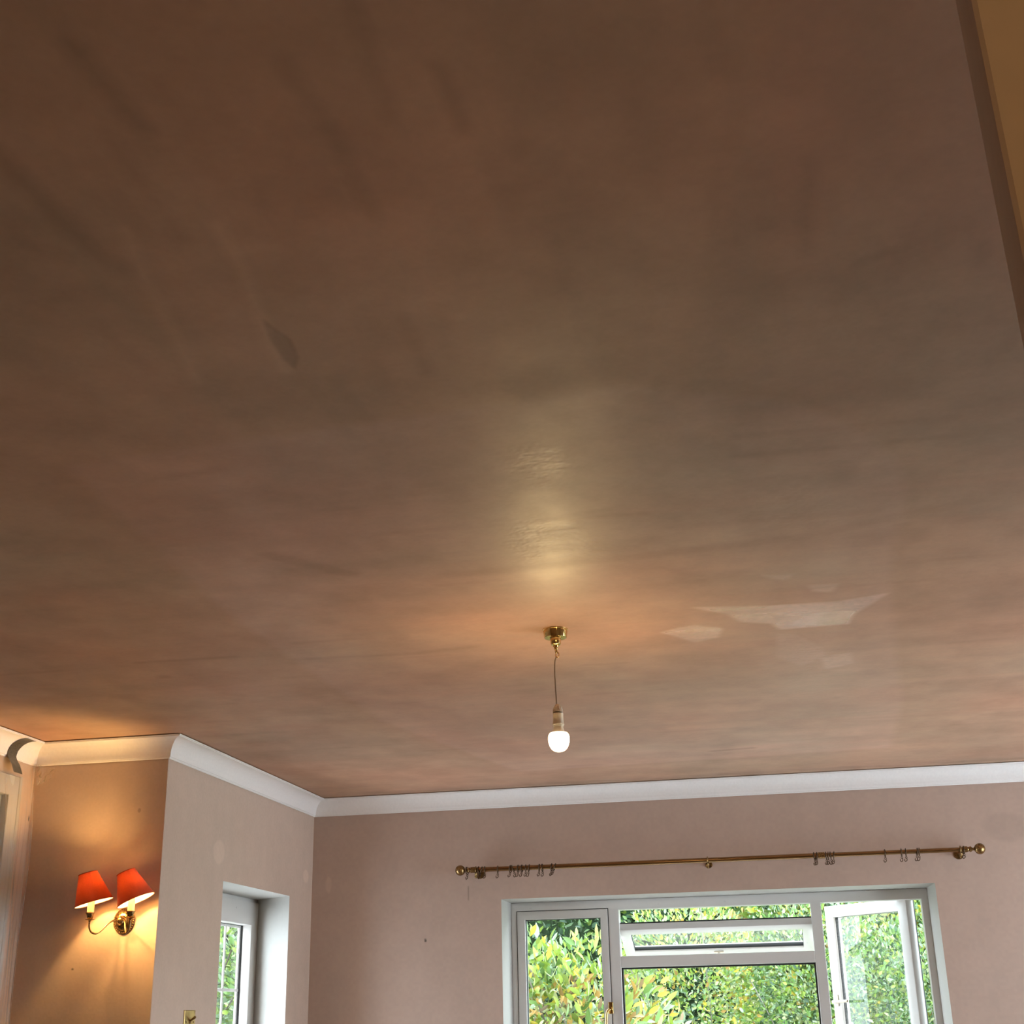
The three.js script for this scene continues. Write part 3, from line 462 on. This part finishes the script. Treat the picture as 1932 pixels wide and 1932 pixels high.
// ------------------------------------------------------------------ the garden
const leafMat = (r, g, b) => new THREE.MeshPhysicalMaterial({ name: 'leaf', color: new THREE.Color().setRGB(r * 0.72, g * 0.72, b * 0.72), roughness: 0.8, transmission: 0.3, clearcoat: 0.35, clearcoatRoughness: 0.35, side: THREE.DoubleSide });
const LEAF = { lime: leafMat(0.40, 0.56, 0.08), green: leafMat(0.20, 0.38, 0.08), mint: leafMat(0.38, 0.54, 0.32), yellow: leafMat(0.74, 0.60, 0.07), amber: leafMat(0.60, 0.36, 0.08), brown: leafMat(0.36, 0.24, 0.12), deep: leafMat(0.06, 0.15, 0.06), pale: leafMat(0.56, 0.62, 0.30) };
const tintable = leafMat(1 / 0.72, 1 / 0.72, 1 / 0.72), bark = grain(std('bark', 0.08, 0.06, 0.04, 0.85), 301, 0.4), paleBark = grain(std('pale_bark', 0.26, 0.24, 0.19, 0.8), 311, 0.3);
function leafGeo(L, W, bend, nx = 5, fold = 0.25) {       // pointed, folded along its midrib, curling down; base at the origin, tip towards +y
  const pos = [], idx = [];
  for (let i = 0; i <= nx; i++) { const t = i / nx, w = W * 0.5 * Math.pow(Math.sin(Math.PI * Math.pow(t, 0.85)), 0.8) * (i === 0 || i === nx ? 0.05 : 1), z = -bend * L * t * t; pos.push(-w, L * t, z + w * fold, 0, L * t, z, w, L * t, z + w * fold); }
  for (let i = 0; i < nx; i++) { const a = i * 3; idx.push(a, a + 1, a + 3, a + 1, a + 4, a + 3, a + 1, a + 2, a + 4, a + 2, a + 5, a + 4); }
  const g = new THREE.BufferGeometry(); g.setAttribute('position', new THREE.Float32BufferAttribute(pos, 3)); g.setIndex(idx); g.computeVertexNormals();
  g.setAttribute('uv', new THREE.Float32BufferAttribute(pos.flatMap((_, i) => (i % 3 === 0 ? [pos[i] / W, pos[i + 1] / L] : [])), 2)); return g;
}
const pick = (R, list) => { let t = R() * list.reduce((s, x) => s + x[1], 0); for (const [m, k] of list) { t -= k; if (t < 0) return m; } return list[0][0]; };
function pose(R, spot, out, s, droop) {
  const dir = V(out.x + (R() - 0.5) * 1.5, out.y + (R() - 0.5) * 1.3 + droop, out.z + (R() - 0.5) * 1.5).normalize();
  const q = new THREE.Quaternion().setFromUnitVectors(V(0, 1, 0), dir).multiply(new THREE.Quaternion().setFromAxisAngle(V(0, 1, 0), R() * 6.28));
  return new THREE.Matrix4().compose(spot, q, V(s, s, s));
}
// a shrub: lumps [x, y, z, rx, ry, rz] covered with leaves. 'singles' leaves nearest to the house are parts of their own, the others are one mass
function shrub(name, label, category, [X, Z], lumps, o) {
  const d = thing(name, label, category, X, 0, Z), R = rng(o.seed), all = [], vol = lumps.map((l) => l[3] * l[4] + l[4] * l[5]), tot = vol.reduce((a, b) => a + b);
  for (let i = 0; i < o.count; i++) {
    let t = R() * tot, k = 0; while (t > vol[k] && k < lumps.length - 1) t -= vol[k++];
    const [lx, ly, lz, rx, ry, rz] = lumps[k], z = R() * 2 - 1, a = R() * 6.283, h = Math.sqrt(1 - z * z), r = 1 - 0.32 * R() * R() * 2 + 0.12 * (R() - 0.5), n = V(h * Math.cos(a), z, h * Math.sin(a));
    if (n.z < -0.35) n.z *= -1;
    const p = V(lx + n.x * rx * r, ly + n.y * ry * r, lz + n.z * rz * r); if (p.y < 0.05) continue;
    all.push({ m: pose(R, p, n, lerp(o.size[0], o.size[1], R()), o.droop ?? 0.1), c: pick(R, o.colours(p, R)), front: p.z + 0.02 * R(), y: p.y });
  }
  all.sort((a, b) => b.front * (b.y > 1.2 ? 1 : 1) - a.front); const own = all.filter((l) => l.y > 1.35).slice(0, o.singles), set = new Set(own), rest = all.filter((l) => !set.has(l));
  const G = [leafGeo(1, o.wide, 0.15), leafGeo(1, o.wide * 0.9, 0.3), leafGeo(1, o.wide * 1.1, 0.05, 5, 0.4)];
  own.forEach((l, i) => { const m = mesh('leaf', G[i % 3], LEAF[l.c], d); m.applyMatrix4(l.m); });
  const inst = new THREE.InstancedMesh(leafGeo(1, o.wide, 0.2, 3), tintable, rest.length); inst.name = 'foliage'; inst.userData.kind = 'stuff'; const c = new THREE.Color();
  rest.forEach((l, i) => { inst.setMatrixAt(i, l.m); const k = 0.6 + 0.65 * R(); c.copy(LEAF[l.c].color); inst.setColorAt(i, c.setRGB(c.r * k, c.g * k, c.b * k)); }); inst.castShadow = inst.receiveShadow = true; d.add(inst);
  if (o.core) {                                          // solid core added to close sky gaps; inner shade put in its colour
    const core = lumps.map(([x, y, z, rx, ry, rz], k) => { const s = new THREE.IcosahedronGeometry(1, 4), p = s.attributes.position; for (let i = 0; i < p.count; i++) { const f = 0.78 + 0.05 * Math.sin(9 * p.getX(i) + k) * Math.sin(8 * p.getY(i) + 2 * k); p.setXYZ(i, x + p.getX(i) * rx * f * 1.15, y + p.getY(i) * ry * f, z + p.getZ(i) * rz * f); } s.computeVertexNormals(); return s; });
    mesh('dark_core', core, std('core_shade', 0.035, 0.06, 0.025, 0.95), d).userData.kind = 'stuff';
  }
  for (let i = 0; i < o.stems; i++) {
    const [lx, ly, lz, rx, ry, rz] = lumps[Math.floor(R() * lumps.length)], bx = lx + (R() - 0.5) * rx * 0.5, tx = lx + (R() - 0.5) * rx * 1.4, tz = lz + (0.4 + R() * 0.6) * rz, ty = ly + (R() * 1.1 - 0.1) * ry;
    mesh('stem', tube([[bx, 0, lz], [lerp(bx, tx, 0.3) + 0.05 * R(), ty * 0.45, lerp(lz, tz, 0.4)], [lerp(bx, tx, 0.7), ty * 0.8, lerp(lz, tz, 0.85)], [tx, ty, tz]], o.stem ?? 0.008, 20, 6), o.bark ?? bark, d);
  }
  return d;
}
{
  const lawn = new THREE.PlaneGeometry(60, 40); lawn.rotateX(-Math.PI / 2); lawn.translate(0, -0.25, -29.3);
  structure('lawn_ground', lawn, grain(std('grass_ground', 0.16, 0.30, 0.05, 0.95), 321, 0.5, 0.05, [60, 60]), 'grass ground of the garden behind the house', 'ground');
}
{
  const p = new THREE.BoxGeometry(16, 0.2, 2.1); p.translate(0, -0.18, -8.25);  // added reflector: unseen pale strip bouncing daylight up to the ceiling
  structure('bounce_ground', p, grain(std('pale_bounce', 0.60, 0.58, 0.52, 0.8), 331, 0.25, 0.05, [80, 20]), 'unseen pale strip added under the windows to bounce light onto the ceiling', 'ground');
}
shrub('laurel_shrub', 'large-leaved lime and yellow laurel shrub filling the left pane of the wide window', 'shrub', [-1.75, -9.7],
  [[-0.25, 1.15, 0, 0.7, 0.98, 0.5], [0.35, 1.05, 0.05, 0.62, 0.98, 0.5], [0.0, 0.7, 0.15, 0.9, 0.8, 0.5], [0.8, 0.72, -0.1, 0.42, 0.8, 0.4]],
  { seed: 501, count: 9500, singles: 290, size: [0.055, 0.112], wide: 0.37, stems: 12, stem: 0.007, bark: paleBark,
    colours: (p, R) => (p.y > 1.72 ? [['lime', 6], ['green', 2], ['mint', 2], ['yellow', 1.2]] : [['lime', 3.4], ['pale', 2.4], ['yellow', 1.8], ['amber', 1.7], ['brown', 1.3], ['mint', 1.5], ['green', 1]]) });
shrub('garden_shrub', 'bushy small-leaved green shrub seen through the middle panes', 'shrub', [0.05, -11.6],
  [[-0.9, 1.2, 0.2, 0.8, 1.2, 0.5], [0.1, 1.2, 0, 0.9, 1.15, 0.6], [0.9, 1.1, 0.1, 0.7, 1.1, 0.5], [0, 0.6, 0.3, 1.4, 0.8, 0.5]],
  { seed: 502, count: 34000, singles: 280, size: [0.028, 0.056], wide: 0.5, stems: 14, stem: 0.005, bark: paleBark, colours: (p, R) => (p.x < -0.35 ? [['lime', 4], ['pale', 2], ['yellow', 1.6], ['mint', 1.6], ['amber', 0.6], ['green', 2]] : [['green', 4], ['mint', 2.4], ['lime', 2.6], ['pale', 1.6], ['deep', 2.6]]) });
shrub('garden_shrub', 'yellow-green shrub beyond the open right casement', 'shrub', [1.55, -12.4],
  [[-0.4, 1.5, 0, 0.8, 1.4, 0.5], [0.5, 1.4, 0.1, 0.9, 1.5, 0.6], [0.1, 0.7, 0.3, 1.2, 0.9, 0.5]],
  { seed: 503, count: 26000, singles: 240, size: [0.034, 0.07], wide: 0.5, stems: 7, stem: 0.005, colours: (p, R) => [['lime', 4], ['yellow', 1.8], ['pale', 2], ['green', 3], ['mint', 1.2], ['deep', 2]] });
shrub('garden_tree', 'leafy yellow-green tree showing in the gap above the fanlight', 'tree', [0.6, -14.6],
  [[-0.3, 2.6, 0, 1.2, 1.1, 0.7], [1.0, 2.7, 0, 1.2, 1.3, 0.7], [0.3, 1.6, 0.1, 1.5, 1.2, 0.6]],
  { seed: 504, count: 20000, singles: 0, size: [0.06, 0.12], wide: 0.5, stems: 8, stem: 0.03, colours: (p, R) => [['lime', 3], ['yellow', 1.4], ['pale', 1.6], ['green', 3], ['mint', 2], ['amber', 0.4]] });
shrub('garden_shrub', 'bright shrub seen through the narrow side window', 'shrub', [-5.1, -12.6],
  [[-0.5, 1.3, 0, 0.9, 1.4, 0.6], [0.5, 1.25, 0, 0.9, 1.4, 0.6], [0, 0.5, 0.4, 1.3, 0.6, 0.5]],
  { seed: 505, count: 14000, singles: 120, size: [0.05, 0.10], wide: 0.5, stems: 14, colours: (p, R) => (p.y < 1.35 ? [['lime', 3], ['yellow', 2.5], ['amber', 1]] : [['green', 3], ['lime', 3], ['mint', 2], ['pale', 1]]) });
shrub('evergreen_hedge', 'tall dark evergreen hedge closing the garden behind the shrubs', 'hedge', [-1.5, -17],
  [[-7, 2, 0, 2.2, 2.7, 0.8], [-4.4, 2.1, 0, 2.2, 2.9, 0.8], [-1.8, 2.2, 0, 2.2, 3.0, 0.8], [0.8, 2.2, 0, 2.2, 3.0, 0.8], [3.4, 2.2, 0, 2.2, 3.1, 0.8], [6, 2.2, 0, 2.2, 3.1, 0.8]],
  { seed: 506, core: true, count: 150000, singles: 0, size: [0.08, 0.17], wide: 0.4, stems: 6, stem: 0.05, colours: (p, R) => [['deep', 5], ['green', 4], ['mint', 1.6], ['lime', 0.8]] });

renderer.render(scene, camera);
